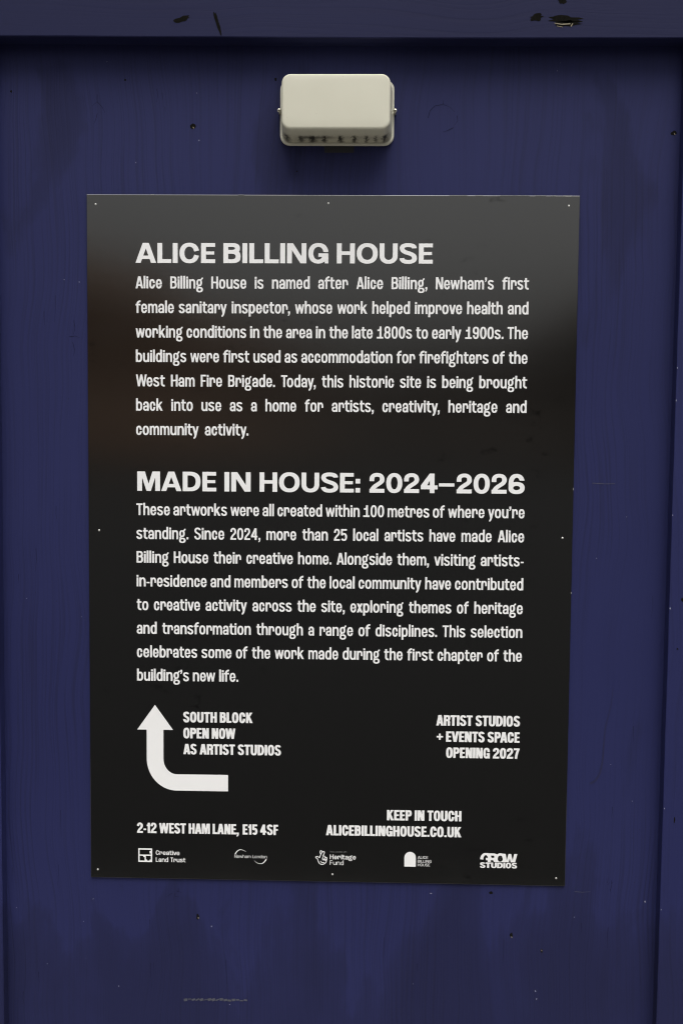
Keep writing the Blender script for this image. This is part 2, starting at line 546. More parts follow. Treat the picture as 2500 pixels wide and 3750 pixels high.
crack(.187, .738, [[(-25, -8), (-22, 4), (-14, 12), (0, 15), (12, 10), (20, 2)], [(24, -4), (25, -12), (20, -20)], [(18, -24), (8, -29), (0, -31)], [(0, 15), (0, 22)]], 1.0)
crack(-.447, .362, [[(2, 24), (4, 10), (1, 0)], [(-6, -4), (4, -3), (13, -6)], [(0, -14), (3, -26), (1, -38)]])
crack(-.30, .768, [[(0, 10), (2, 0), (0, -12)], [(9, 4), (11, -8)], [(14, -20), (15, -28)]], .7)
knot(-.27, -.628, .012)
knot(.50, -.60, .010)
for i in range(22):       # short open-grain splits, upright
    x = rs.choice((rs.uniform(.43, .57), rs.uniform(-.57, -.44), rs.uniform(-.4, .5)))
    z = rs.uniform(-.8, -.62) if abs(x) < .43 else rs.uniform(-.82, .5)
    L = rs.uniform(.012, .05)
    kn.append(line_poly([(x, z), (x + rs.uniform(-.001, .001), z - L / 2), (x + rs.uniform(-.002, .002), z - L)], rs.uniform(.4, .9) * mm, .2 * mm))
# long run of a paint drip on the right, its ridge shading painted as a dark stroke
drip = [line_poly([(.497, -.245), (.4945, -.275), (.490, -.295), (.485, -.318), (.4835, -.345), (.482, -.375), (.478, -.398), (.470, -.411), (.461, -.416)], .0008, .0042)]
decal('crack', kn, BY - 0.0001, MAT_CRACK, board)
decal('paint_drip_shade', drip, BY, MAT_DRIP_SHADE, board)
# pale scuffs
sc = []
sc.append(line_poly([(.453, .1125), (.475, .1112), (.492, .1118)], .0010, .0007))
for i in range(16):
    x = -.255 + i * .0072
    sc.append(line_poly([(x, -.8235 + rs.uniform(-.0015, .0015)), (x + .006, -.8225 + rs.uniform(-.0015, .0015))], rs.uniform(.0012, .0048)))
sc.append(line_poly([(.438, -.611), (.452, -.6118), (.466, -.6105)], .0008, .0004))
decal('scuff', sc, BY - 0.0002, MAT_SCUFF, board)
ch = []
for (x, z, s) in ((.584, .31, .9), (.5838, .255, 1.1), (.5835, .06, .8), (.5832, -.10, 1), (.5826, -.45, .8), (.582, -.63, .7)):
    ch.append(blob(x + .0022, z, s * .7 * mm, s * 1.6 * mm, 7, 0.3))
decal('paint_chip', ch, -0.0235 - 0.0003, MAT_SPECK, bat_r)
for (x, z, rx, rz) in ((.606, -.085, 2.4, 3.2), (.6, -.17, 2.0, 1.6), (.603, -.47, 1.2, 5.5), (.622, .03, 3, 3)):
    decal('nail_hole', [blob(x, z, rx * mm, rz * mm, 10, 0.3)], -0.0235 - 0.0003, MAT_RAW, bat_r)

# ------------------------------------------------------------------ lettering
def sgnpow(v, p):
    return math.copysign(abs(v) ** p, v)

class Face:
    """one style of lettering: v / h = upright and level stroke thickness, cap height 1"""
    def __init__(s, v, h, xh, wl=1.0, wu=1.0, sb=0.028, e=2.5, e2=2.4, lc=1.0, wide=False):
        s.v, s.h, s.xh, s.wl, s.wu, s.sb, s.e, s.e2, s.wide, s.lc = v, h, xh, wl, wu, sb, e, e2, wide, lc
        s.cache = {}
    # -- primitives, each appends simple polygons to s.P
    def rect(s, x0, y0, x1, y1):
        s.P.append([(x0, y0), (x1, y0), (x1, y1), (x0, y1)])
    def poly(s, *pts):
        s.P.append(list(pts))
    def sup(s, cx, cy, rx, ry, a, e):
        return (cx + rx * sgnpow(math.cos(a), 2 / e), cy + ry * sgnpow(math.sin(a), 2 / e))
    def ring(s, x0, y0, x1, y1, v, h, a0=0, a1=360, e=None, e2=None, n=44, ix0=None, ix1=None, iy0=None, iy1=None):
        e = e or s.e
        e2 = e2 or s.e2
        cx, cy, rx, ry = (x0 + x1) / 2, (y0 + y1) / 2, (x1 - x0) / 2, (y1 - y0) / 2
        jx0 = x0 + v if ix0 is None else ix0
        jx1 = x1 - v if ix1 is None else ix1
        jy0 = y0 + h if iy0 is None else iy0
        jy1 = y1 - h if iy1 is None else iy1
        icx, icy, irx, iry = (jx0 + jx1) / 2, (jy0 + jy1) / 2, (jx1 - jx0) / 2, (jy1 - jy0) / 2
        n = max(6, int(n * abs(a1 - a0) / 360))
        o, i = [], []
        for k in range(n + 1):
            a = math.radians(a0 + (a1 - a0) * k / n)
            o.append(s.sup(cx, cy, rx, ry, a, e))
            i.append(s.sup(icx, icy, irx, iry, a, e2))
        for k in range(n):
            s.P.append([i[k], o[k], o[k + 1], i[k + 1]])
    def pen(s, pts, v=None, h=None, vs=None):
        v = s.v if v is None else v
        h = s.h if h is None else h
        L, R = [], []
        for k, p in enumerate(pts):
            a, b = pts[max(0, k - 1)], pts[min(len(pts) - 1, k + 1)]
            dx, dy = b[0] - a[0], b[1] - a[1]
            d = math.hypot(dx, dy) or 1
            nx, ny = -dy / d, dx / d
            q = math.hypot(nx * v / 2, ny * h / 2)       # elliptical nib
            L.append((p[0] + nx * q, p[1] + ny * q))
            R.append((p[0] - nx * q, p[1] - ny * q))
        for k in range(len(pts) - 1):
            s.P.append([R[k], R[k + 1], L[k + 1], L[k]])
    @staticmethod
    def bez(p0, p1, p2, p3, n=12):
        out = []
        for k in range(n + 1):
            t = k / n
            u = 1 - t
            out.append(tuple(u ** 3 * p0[i] + 3 * u * u * t * p1[i] + 3 * u * t * t * p2[i] + t ** 3 * p3[i] for i in (0, 1)))
        return out
    def arc(s, cx, cy, rx, ry, a0, a1, n=14, e=2.2):
        return [s.sup(cx, cy, rx, ry, math.radians(a0 + (a1 - a0) * k / n), e) for k in range(n + 1)]
    def diag(s, x0, y0, x1, y1, w):
        """slanted stroke with level ends, w measured level"""
        s.P.append([(x0, y0), (x0 + w, y0), (x1 + w, y1), (x1, y1)])
    def ess(s, w, H, o=0.015):
        v, h = s.v, s.h * 1.02
        rx = (w - v) / 2
        top, bot = H + o - h / 2, -o + h / 2
        yc = H * 0.515
        yu, yl = (top + yc + h * .32) / 2 + .02 * H, (bot + yc - h * .32) / 2 - .0 * H
        up = s.arc(w / 2 - .004, yu, rx * .97, top - yu, -2 if s.wide else 4, 180, 18, 2.3)
        k = (yu - yl) * 0.62
        mid = s.bez((w / 2 - .004 - rx * .97, yu), (w / 2 - rx * .97, yu - k), (w / 2 + rx, yl + k), (w / 2 + rx, yl), 16)
        lo = s.arc(w / 2, yl, rx, yl - bot, 0, -180, 18, 2.3)
        if not s.wide:
            lo = lo + [(lo[-1][0], yl + .035 * H)]
        s.pen(up + mid[1:] + lo[1:], v, h)

    # -- glyphs: return advance width without side bearings
    def build(s, ch):
        s.P = []
        v, h, x = s.v, s.h, s.xh
        o = 0.012
        low = ch.islower()
        W = {'A': .655, 'B': .57, 'C': .58, 'D': .60, 'E': .475, 'F': .45, 'G': .60, 'H': .595, 'I': v, 'K': .62, 'L': .455, 'M': .80, 'N': .62,
             'O': .60, 'P': .565, 'R': .58, 'S': .57, 'T': .55, 'U': .60, 'V': .66, 'W': .94,
             'a': .505, 'b': .545, 'c': .495, 'd': .545, 'e': .52, 'f': .43, 'g': .575, 'h': .545, 'i': v, 'k': .56, 'l': v, 'm': .82, 'n': .555,
             'o': .55, 'p': .545, 'r': .49, 's': .515, 't': .425, 'u': .545, 'v': .565, 'w': .79, 'x': .52, 'y': .555,
             '0': .55, '1': .56, '2': .515, '4': .57, '5': .55, '6': .55, '7': .52, '8': .55, '9': .55,
             '.': v, ',': v, '\u2019': v, '-': .27, '+': .58, ':': v, '\u2013': .8}[ch]
        if s.wide:
            W = {'A': 1.03, 'B': .85, 'C': .975, 'D': .90, 'E': .705, 'G': .985, 'H': .905, 'I': v, 'L': .69, 'M': 1.16, 'N': .955, 'O': 1.055,
                 'S': .875, 'U': .905, '2': .785, '0': .84, '4': .88, '6': .835, '\u2013': .81, ':': .235, 'R': .86, 'W': 1.32, 'T': .86}.get(ch, W)
        elif s.v > .215 and ch in '0123456789':
            W = {'1': .33, '5': .53, '4': .60, '7': .54}.get(ch, .60)
        elif ch not in 'Iil.,\u2019:':
            W *= s.wl if (low) else s.wu
        w = W
        if ch == 'A':
            t = v * 1.32 if not s.wide else v * 1.28
            lw = v * 1.03 if not s.wide else v * 1.06
            a0 = (w - t) / 2
            s.poly((0, 0), (lw, 0), (a0 + lw * .98, 1), (a0, 1))
            s.poly((w - lw, 0), (w, 0), (a0 + t, 1), (a0 + t - lw * .98, 1))
            y0, y1 = (.20, .20 + h * .95) if not s.wide else (.195, .365)
            f = lambda y: a0 * y
            s.poly((f(y0) + lw * .5, y0), (w - f(y0) - lw * .5, y0), (w - f(y1) - lw * .5, y1), (f(y1) + lw * .5, y1))
        elif ch in 'BPRD':
            s.rect(0, 0, v, 1)
            if ch == 'D':
                s.ring(w - 2 * (w * .62), 0, w, 1, v, h, -90, 90, 2.5, 2.3)
                s.rect(v * .5, 0, w * .39, h); s.rect(v * .5, 1 - h, w * .39, 1)
            else:
                m = .47 if ch == 'B' else (.40 if ch == 'P' else .43)
                wt = w * .96 if ch == 'B' else w
                ym = m + h * .0
                s.ring(wt - 2 * wt * .5, ym, wt, 1, v * .98, h, -90, 90, 2.7, 2.3)
                s.rect(v * .5, 1 - h, wt * .52, 1); s.rect(v * .5, ym, wt * .52, ym + h)
                if ch == 'B':
                    s.ring(w - 2 * w * .5, 0, w, ym + h * .98, v, h, -90, 90, 2.7, 2.3)
                    s.rect(v * .5, 0, w * .52, h)
                if ch == 'R':
                    s.pen(s.bez((w * .45, ym + h * .5), (w * .80, ym + h * .4), (w - v * .5, ym), (w - v * .56, .17)) + [(w - v * .5, 0)], v, h)
        elif ch in 'COGQ':
            if ch == 'O':
                s.ring(0, -o, w, 1 + o, v, h)
            else:
                g0, g1 = (20, 340) if not s.wide else (12, 347)
                if not s.wide:
                    g0, g1 = 5, 355
                if ch == 'C':
                    s.ring(0, -o, w, 1 + o, v, h, g0, g1)
                    if not s.wide:
                        s.P = s.clip_gap(s.P, w * .5, .405, .615)
                    else:
                        s.P = s.clip_gap(s.P, w * .55, .42, .555)
                else:
                    s.ring(0, -o, w, 1 + o, v, h, 0, 360)
                    s.P = s.clip_gap(s.P, w * .5, -1 if s.wide else .40, .60 if not s.wide else .565, keep_left=True)
                    if s.wide:
                        s.ring(0, -o, w * .97, 1 + o, v, h, 270, 345)
                    else:
                        s.P2 = s.P; s.P = []
                        s.ring(0, -o, w, 1 + o, v, h, 270, 360)
                        s.P = s.P2 + s.P
                    yb = .50
                    s.rect(w * .5, yb - h * .92, w, yb)
                    s.rect(w - v * .72, 0, w, yb - h * .2)
        elif ch == 'E':
            s.rect(0, 0, v, 1); s.rect(v * .5, 0, w, h); s.rect(v * .5, 1 - h, w * .99, 1); s.rect(v * .5, .5 - h * .40, w * .93, .5 + h * .42)
        elif ch == 'F':
            s.rect(0, 0, v, 1); s.rect(v * .5, 1 - h, w, 1); s.rect(v * .5, .42, w * .93, .42 + h * .9)
        elif ch == 'H':
            s.rect(0, 0, v, 1); s.rect(w - v, 0, w, 1); s.rect(v * .5, .5 - h * .40, w - v * .5, .5 + h * .52)
        elif ch == 'I':
            s.rect(0, 0, v, 1)
        elif ch == 'K':
            s.rect(0, 0, v, 1)
            s.poly((v * .8, .33), (v * .8, .62), (w - v * 1.25, 1), (w - v * .06, 1))
            s.poly((w - v * 1.16, 0), (w + .01, 0), (v * .3 + w * .42, .68), (v * .75, .52))
        elif ch == 'L':
            s.rect(0, 0, v, 1); s.rect(v * .5, 0, w, h)
        elif ch == 'M':
            a, c0 = (v * 1.02, v * .92) if s.wide else (v * .95, v * .8)
            s.rect(0, 0, a, 1); s.rect(w - a, 0, w, 1)
            top = v * 1.6 if s.wide else v * 1.45
            s.poly((a * .0 + .0, 1), (w / 2 - c0 * .5, 0), (w / 2 + c0 * .5, 0), (top, 1)) if False else None
            s.poly((w / 2 - c0 * .5, 0), (w / 2 + c0 * .5, 0), (top, 1), (a * .25, 1), (a * .9, .78))
            s.poly((w / 2 - c0 * .5, 0), (w / 2 + c0 * .5, 0), (w - a * .9, .78), (w - a * .25, 1), (w - top, 1))
        elif ch == 'N':
            s.rect(0, 0, v * .98, 1); s.rect(w - v * .98, 0, w, 1)
            s.poly((w - v * 1.22, 0), (w - v * .1, 0), (v * 1.22, 1), (v * .1, 1))
        elif ch == 'S':
            s.ess(w, 1)
        elif ch == 's':
            s.ess(w, x)
        elif ch == 'T':
            s.rect(0, 1 - h, w, 1); s.rect((w - v) / 2, 0, (w + v) / 2, 1 - h * .5)
        elif ch == 'U':
            s.rect(0, .4, v, 1); s.rect(w - v, .4, w, 1)
            s.ring(0, -o, w, .82, v, h, 180, 360)
        elif ch in 'Vv':
            H = 1 if ch == 'V' else x
            d = v * 1.02
            s.diag((w - d * 1.16) / 2, 0, 0, H, d); s.diag((w - d * 1.16) / 2 + d * .16, 0, w - d, H, d)
        elif ch in 'Ww':
            H = 1 if ch == 'W' else x
            d = v * (.94 if ch == 'W' else .88)
            q = w * .275
            s.diag(q - d * .53, 0, 0, H, d); s.diag(q - d * .47, 0, w / 2 - d * .52, H, d)
            s.diag(w - q - d * .53, 0, w / 2 - d * .48, H, d); s.diag(w - q - d * .47, 0, w - d, H, d)
        elif ch == 'x':
            d = v * 1.12
            s.diag(0, 0, w - d - .01, x, d); s.diag(w - d, 0, .01, x, d)
        elif ch == 'y':
            d = v * 1.02
            bx = (w - d * 1.16) / 2 + d * .08
            s.diag(bx, 0.0, 0, x, d)
            s.diag(bx, 0.0, w - d, x, d)
            k = (w - d - bx) / x
            s.pen([(bx + d / 2 + k * .1, .1), (bx + d / 2, 0.0), (bx + d / 2 - k * .10, -.10), (bx + d * .36 - k * .2, -.175),
                   (bx - .02, -.222), (bx - .085, -.228)], v * .98, h * 1.0)
        elif ch in 'bdpq':
            f = (lambda a: a)
            s.ring(0, -o, w, x + o, v, h)
            if ch in 'bp':
                s.rect(0, 0 if ch == 'b' else -.265, v, 1.05 if ch == 'b' else x)
            else:
                s.rect(w - v, 0 if ch == 'd' else -.265, w, 1.05 if ch == 'd' else x)
        elif ch == 'o':
            s.ring(0, -o, w, x + o, v, h)
        elif ch == 'c':
            s.ring(0, -o, w, x + o, v, h)
            s.P = s.clip_gap(s.P, w * .52, x * .415, x * .575)
        elif ch == 'e':
            s.ring(0, -o, w, x + o, v * .97, h)
            s.P = s.clip_gap(s.P, w * .52, x * .345, x * .435)
            s.rect(v * .6, x * .43, w - v * .3, x * .43 + h * .68)
            s.rect(w - v * .97, x * .43, w - .0025, x * .5)
        elif ch == 'a':
            st = w - v
            s.rect(st, 0, w, x * .62)
            s.ring(.012, x * .22, w, x + o, v, h, 0, 180, ix0=v * 1.0, ix1=st)
            s.rect(.012 + .004, x * .655, v * 1.0, x * .63)  if False else s.poly((.014, x * .655), (v * .99, x * .655), (v * .985, x * .62), (.013, x * .62))
            s.ring(0, -o, st + v * .62, x * .565, v * .94, h * .92, 60, 300, e=2.2, e2=2.1)
            s.rect(w * .34, x * .565 - h * .82, st + .02, x * .565)
            s.poly((w * .36, -o), (st - v * .25, h * .1), (st + .02, h * .55), (st + .02, h * 1.15), (w * .4, h * .86))
        elif ch in 'hn':
            s.rect(0, 0, v, x if ch == 'n' else 1.05)
            s.arch(0, w)
        elif ch == 'm':
            s.rect(0, 0, v * .96, x)
            wm = (w + v * .9) / 2
            s.arch(0, wm, .93); s.arch(wm - v * .9, w, .93)
        elif ch == 'r':
            s.rect(0, 0, v, x)
            s.ring(v * .5, x * .1, w, x + o, v, h, 0, 180, ix0=v, ix1=w - v * .88)
            s.rect(w - v * .88, x * .42, w, x * .56)
        elif ch == 'u':
            s.rect(w - v, 0, w, x)
            s.rect(0, x * .44, v, x)
            s.ring(0, -o, w - v * .5, x * .9, v, h, 180, 360, ix1=w - v)
        elif ch == 'i':
            s.rect(0, 0, v, x); s.rect(0, x + .055, v, x + .055 + .17)
        elif ch == 'l':
            s.rect(0, 0, v, 1.05)
        elif ch == 'k':
            s.rect(0, 0, v, 1.05)
            s.poly((v * .8, .235), (v * .8, .47), (w - v * 1.22, x), (w - v * .1, x))
            s.poly((w - v * 1.14, 0), (w, 0), (v * .3 + w * .43, .53), (v * .8, .40))
        elif ch == 'f':
            s.rect(w * .19, 0, w * .19 + v, .85)
            s.rect(0, x - h * .98, w * .98, x)
            s.ring(w * .19, .48, w * .19 + 2 * (w * .81), 1.045, v, h * 1.02, 100, 180, e=2.3)
            s.rect(w * .72, 1.045 - h * 1.02, w, 1.045)
        elif ch == 't':
            l = w * .20
            s.rect(l, .22, l + v, .95)
            s.rect(0, x - h * .98, w, x)
            s.ring(l, -o, l + 2 * (w - l) * .92, .5, v, h * 1.05, 180, 262, e=2.3)
            s.rect(w * .74, -o, w * .97, h * 1.0)
        elif ch == 'g':
            bw = w * .87
            s.ring(w * .04, .195, bw, x + o, v * .95, h * .84)
            s.ring(0, -.315, w, .135, v * .95, h * .86, e=2.4, e2=2.2, iy1=.135 - h * .86)
            s.pen([(w * .40, .225), (w * .20, .185), (w * .155, .12), (w * .30, .055)], v * .78, h * .7)
            s.pen([(w * .70, x - .06), (w * .80, x + .005), (w * .86, x + .075), (w * 1.0, x + .09)], v * .66, h * .95)
        elif ch == '0':
            s.ring(0, -o, w, 1 + o, v, h)
        elif ch == '8':
            s.ring(.018, .46, w - .018, 1 + o, v * .94, h * .9, e=2.3, e2=2.2)
            s.ring(0, -o, w, .46 + h * .9, v, h * .98, e=2.3, e2=2.2)
        elif ch == '1':
            if s.v > .215:      # heavy capitals style: plain flag, no foot
                w = W
                s.rect(w - v, 0, w, 1); s.poly((0, .66), (v * .8, .66), (w - v * .5, .78), (w - v * .4, 1), (w - v, 1), (w * .26, .84), (0, .82))
            else:
                cx = w * .43
                s.rect(cx, 0, cx + v, 1); s.rect(0, 0, w, h)
                s.rect(w * .11, .615, cx + .02, .615 + h * .98)
                s.poly((cx * .8, .615 + h * .9), (cx + .02, .615 + h * .9), (cx + .02, .96), (cx, .88))
        elif ch == '2':
            hb = h if not s.wide else .2
            tx = v / 2
            cy = .70 if not s.wide else .68
            a = s.arc(w / 2, cy, (w - v) / 2, 1 + o - h / 2 - cy, 180, 0, 18, 2.3)
            a = [(tx, cy - (.03 if not s.wide else .09))] + a
            b = s.bez((w - v / 2, cy), (w - v / 2, cy - .24), (v * .62, .40), (v * .56, h * .35), 16)
            s.pen(a + b[1:], v, h)
            s.rect(0, 0, w, hb)
            s.poly((0, 0), (v * .9, 0), (v * 1.0, .24), (.012, .14))
        elif ch == '4':
            c0 = w - v * (1.5 if not s.wide else 1.68)
            s.rect(c0, 0, c0 + v, 1)
            yb = .22 if not s.wide else .195
            hb = h if not s.wide else .2
            s.rect(0, yb, w, yb + hb)
            s.poly((0, yb), (v * 1.15, yb + hb * .5), (c0 + .02, 1 - v * 1.25), (c0 + .02, 1), (c0 - .01, 1), (0, yb + hb))
        elif ch == '5':
            s.rect(.02, 1 - h, w * .95, 1); s.rect(.02, .46, .02 + v * .92, 1)
            s.ring(0, -o, w, .66, v, h, -150, 150, e=2.3, e2=2.2)
            s.rect(.02, .46, w * .3, .46 + h * .8)
        elif ch in '69':
            q = len(s.P)
            s.ring(0, -o, w, 1 + o, v, h, 2, 180, e=2.4)
            s.P = s.clip_gap(s.P, w * .5, -1, .675 if s.wide else .70)
            if s.wide:
                s.ring(0, -o, w, .605, v, .20, e=2.3, e2=2.1)
            else:
                s.ring(0, -o, w, .62, v, h, e=2.3, e2=2.2)
            s.rect(0, .30, v, .52)
            if ch == '9':
                s.P = [[(w - px, 1 - py) for px, py in p] for p in s.P]
        elif ch == '7':
            s.rect(0, 1 - h, w, 1)
            s.pen(s.bez((w - v * .55, 1 - h * .5), (w * .66, .66), (w * .42, .4), (w * .40, 0)), v, h)
        elif ch == '.':
            s.rect(0, 0, v, .185)
        elif ch == ',':
            s.rect(0, 0, v, .185); s.pen([(v * .66, .05), (v * .62, -.06), (v * .40, -.13), (v * .02, -.165)], v * .62, h * .55)
        elif ch == '\u2019':
            s.rect(0, .80, v, .985); s.pen([(v * .66, .85), (v * .62, .75), (v * .40, .68), (v * .02, .645)], v * .62, h * .55)
        elif ch == '-':
            s.rect(0, x * .36, w, x * .36 + h * .86)
        elif ch == '\u2013':
            s.rect(0, .345, w, .505)
        elif ch == '+':
            k = w / 2
            s.rect(0, .48 - h * .43, w, .48 + h * .43); s.rect(k - h * .46, .48 - k, k + h * .46, .48 + k)
        elif ch == ':':
            s.rect(0, 0, w, .235); s.rect(0, .465, w, .70)
        return W

    def arch(s, x0, x1, k=1.0):
        v, h, x, o = s.v * k, s.h, s.xh, .012
        s.ring(x0 + v * .5, x * .1, x1, x + o, v, h, 0, 180, ix0=x0 + v, ix1=x1 - v)
        s.rect(x1 - v, 0, x1, x * .56)

    @staticmethod
    def clip_gap(polys, xmin, y0, y1, keep_left=False):
        """cut the band y0..y1 out of everything to the right of xmin"""
        out = []
        def half(p, f):
            r = []
            for i in range(len(p)):
                a, b = p[i], p[(i + 1) % len(p)]
                fa, fb = f(a), f(b)
                if fa >= 0:
                    r.append(a)
                if fa * fb < 0:
                    t = fa / (fa - fb)
                    r.append((a[0] + (b[0] - a[0]) * t, a[1] + (b[1] - a[1]) * t))
            return r
        for p in polys:
            if max(q[0] for q in p) <= xmin or max(q[1] for q in p) <= y0 or min(q[1] for q in p) >= y1:
                out.append(p)
                continue
            l = half(p, lambda q: xmin - q[0])
            r = half(p, lambda q: q[0] - xmin)
            if len(l) > 2:
                out.append(l)
            if len(r) > 2:
                for f in ((lambda q: y0 - q[1]), (lambda q: q[1] - y1)):
                    c = half(r, f)
                    if len(c) > 2:
                        out.append(c)
        return out

    def glyph(s, ch):
        if ch not in s.cache:
            w = s.build(ch)
            s.cache[ch] = (w,) + union(s.P)
        return s.cache[ch]

def union(polys, cut=None):
    """merge overlapping polygons into one non-overlapping flat triangulation"""
    vs, fs = [], []
    key = {}
    for p in polys:
        idx = []
        for q in p:
            k = (round(q[0], 5), round(q[1], 5))
            if k not in key:
                key[k] = len(vs)
                vs.append(Vector(k))
            if not idx or idx[-1] != key[k]:
                idx.append(key[k])
        if idx and idx[0] == idx[-1]:
            idx.pop()
        if len(set(idx)) < 3:
            continue
        a = sum(vs[idx[i]].x * vs[idx[(i + 1) % len(idx)]].y - vs[idx[(i + 1) % len(idx)]].x * vs[idx[i]].y for i in range(len(idx)))
        if abs(a) < 1e-9:
            continue
        fs.append(idx if a > 0 else idx[::-1])
    edges = []
    tri_in = []
    for f in fs:
        edges += [(f[i], f[(i + 1) % len(f)]) for i in range(len(f))]
        for i in range(1, len(f) - 1):
            p, q, r = vs[f[0]], vs[f[i]], vs[f[i + 1]]
            if len(f) > 4:
                continue
            tri_in.append((p.x, p.y, q.x, q.y, r.x, r.y))
        if len(f) > 4:
            for t in tessellate_polygon([[Vector((vs[i].x, vs[i].y, 0)) for i in f]]):
                p, q, r = (vs[f[i]] for i in t)
                tri_in.append((p.x, p.y, q.x, q.y, r.x, r.y))
    if cut is not None:
        b = len(vs)
        vs += [Vector((-50, cut)) if False else Vector((min(v.x for v in vs) - 1, cut)), Vector((max(v.x for v in vs) + 1, cut))]
        edges.append((b, b + 1))
    ov, oe, of, _, _, orig = delaunay_2d_cdt(vs, edges, [], 0, 1e-6)

    def inside(x, y):
        for ax_, ay, bx, by, cx, cy in tri_in:
            d1 = (bx - ax_) * (y - ay) - (by - ay) * (x - ax_)
            d2 = (cx - bx) * (y - by) - (cy - by) * (x - bx)
            d3 = (ax_ - cx) * (y - cy) - (ay - cy) * (x - cx)
            if (d1 >= 0 and d2 >= 0 and d3 >= 0) or (d1 <= 0 and d2 <= 0 and d3 <= 0):
                return True
        return False
    tris = []
    for f in of:
        gx, gy = sum(ov[i].x for i in f) / len(f), sum(ov[i].y for i in f) / len(f)
        if cut is not None and gy < cut:
            continue
        if inside(gx, gy):
            tris.append(tuple(f))
    used = sorted({i for t in tris for i in t})
    mp = {u: i for i, u in enumerate(used)}
    return [(ov[u].x, ov[u].y) for u in used], [tuple(mp[i] for i in t) for t in tris]

# kerning between awkward pairs, in cap heights
KERN = {'We': -.06, 'To': -.10, 'Th': .0, 'fi': .0, 'ev': -.02, 've': -.03, 'av': -.03, 'rk': .0, 'ow': -.01, 'wo': -.02, 'ke': -.02, 'yo': -.02, 'ty': -.01, 'ry': -.02, 'ay': -.02,
        'vi': -.01, 'iv': -.01, 'Al': -.01, 'rt': -.01, 'AS': -.02, 'AR': -.015, 'LA': -.01, 'LI': 0, 'HA': -.015, 'AM': -.015, 'PA': -.08, 'AC': -.03, 'EV': -.01, 'VE': -.01,
        'RT': -.03, 'TS': -.02, 'ST': -.02, 'OW': -.03, 'we': -.02, 'ew': -.02, 'hw': 0, 'y.': -.06, 'y,': -.06, 'r,': -.04, 'f ': -.03, 'ex': -.02, 'xp': -.01, 'g\u2019': -.03, '7 ': 0,
        'F ': 0, 'LL': 0, 'UK': 0, 'AD': 0, 'MA': -.01}
SHORT_R = {'t': .35, 'f': .25, 'r': .8, 'L': .55, 'T': .5, 'A': .35, 'V': .35, 'W': .35, 'y': .3, 'v': .3, 'w': .35, 'k': .5, 'K': .4, 'x': .4, 'E': .85, 'P': .7}
SHORT_L = {'t': .3, 'f': .05, 'T': .5, 'A': .35, 'V': .35, 'W': .35, 'y': .3, 'v': .3, 'w': .35, 'x': .4, 'g': .7, 's': .9, 'a': .85}

def word_layout(face, word):
    pen, items = 0.0, []
    for i, ch in enumerate(word):
        g = face.glyph(ch)
        if i:
            pr = word[i - 1]
            pen += face.sb * (SHORT_R.get(pr, 1) + SHORT_L.get(ch, 1)) + KERN.get(pr + ch, 0) * (1 if face.sb < .06 else 1.6)
        items.append((ch, pen))
        pen += g[0]
    return items, pen

def set_line(face, text, x0, x1, y, cap, space=.26, mode='justify', hs=1.0):
    """returns verts/tris of one line in millimetres on the sign.  justify: words spread from x0 to x1;
    left / right: natural width from x0 / to x1;  fit: stretched as a whole between x0 and x1"""
    words = text.split(' ')
    lay = [word_layout(face, w) for w in words]
    nat = sum(l[1] for l in lay) * cap * hs
    n = len(words) - 1
    if mode == 'justify':
        gap = (x1 - x0 - nat) / n
    else:
        gap = space * cap * hs
    tot = nat + gap * n
    if mode == 'fit':
        k = (x1 - x0) / tot
        hs *= k; gap *= k; tot = x1 - x0
    x = x1 - tot if mode == 'right' else x0
    V, F = [], []
    for items, wlen in lay:
        for ch, px in items:
            _, gv, gf = face.glyph(ch)
            b = len(V)
            V += [(x + (px + a) * cap * hs, y + c * cap) for a, c in gv]
            F += [tuple(b + i for i in f) for f in gf]
        x += wlen * cap * hs + gap
    return V, F, gap

def merge(lines):
    V, F = [], []
    for l in lines:
        b = len(V)
        V += l[0]
        F += [tuple(b + i for i in f) for f in l[1]]
    return V, F

# ------------------------------------------------------------------ the sign
sign = thing('sign', 'large black notice board with white lettering and bent arrow, fixed to the blue wall', 'sign')
PRINT_Y = -0.0003
SKEW = 0.0019            # the print runs about a tenth of a degree off square

def printed(name, VF, parent, mat=MAT_WHITE, y=PRINT_Y):
    vs = [(a * mm, y, (b + SKEW * a) * mm) for a, b in VF[0]]
    return mesh_obj(name, vs, [f for f in VF[1]], mat, parent)

def sign_panel():
    w, hh = 0.4205, 0.6000
    bm = box_bm(-w, w, 0.0, 0.003, -hh, hh, 0.0005, 2)
    return bm_obj('panel', bm, MAT_SIGN, sign)
panel = sign_panel()
ew = []
for (x, L, t) in ((.20, .03, .5), (.245, .012, .7), (.285, .05, .45), (.345, .018, .6), (.372, .008, .9), (.392, .014, 1.3), (-.31, .006, .8), (-.16, .010, .4)):
    ew.append([(x, .6002 - t * mm), (x + L, .6002 - t * mm), (x + L, .6003), (x, .6003)])
for (z, L) in ((.10, .004), (-.08, .003)):
    ew.append([(.4197, z), (.4206, z), (.4206, z + L), (.4197, z + L)])
for e in ew:
    decal('edge_wear', [e], -0.0002, MAT_EDGE, panel)

HEAD = Face(.243, .190, .76, sb=.047, e=2.25, e2=2.15, wide=True)
BODY = Face(.166, .139, .765, sb=.039, e=2.45, e2=2.25)
CAPS = Face(.230, .182, .765, sb=.027, e=2.6, e2=2.4, wu=1.025)
SANSB = Face(.165, .130, .74, wl=1.16, wu=1.18, sb=.05, e=2.2, e2=2.15)
SANSL = Face(.100, .085, .72, wl=1.13, wu=1.12, sb=.065, e=2.1, e2=2.1)
SANSM = Face(.120, .100, .72, wl=1.15, wu=1.18, sb=.07, e=2.1, e2=2.1)

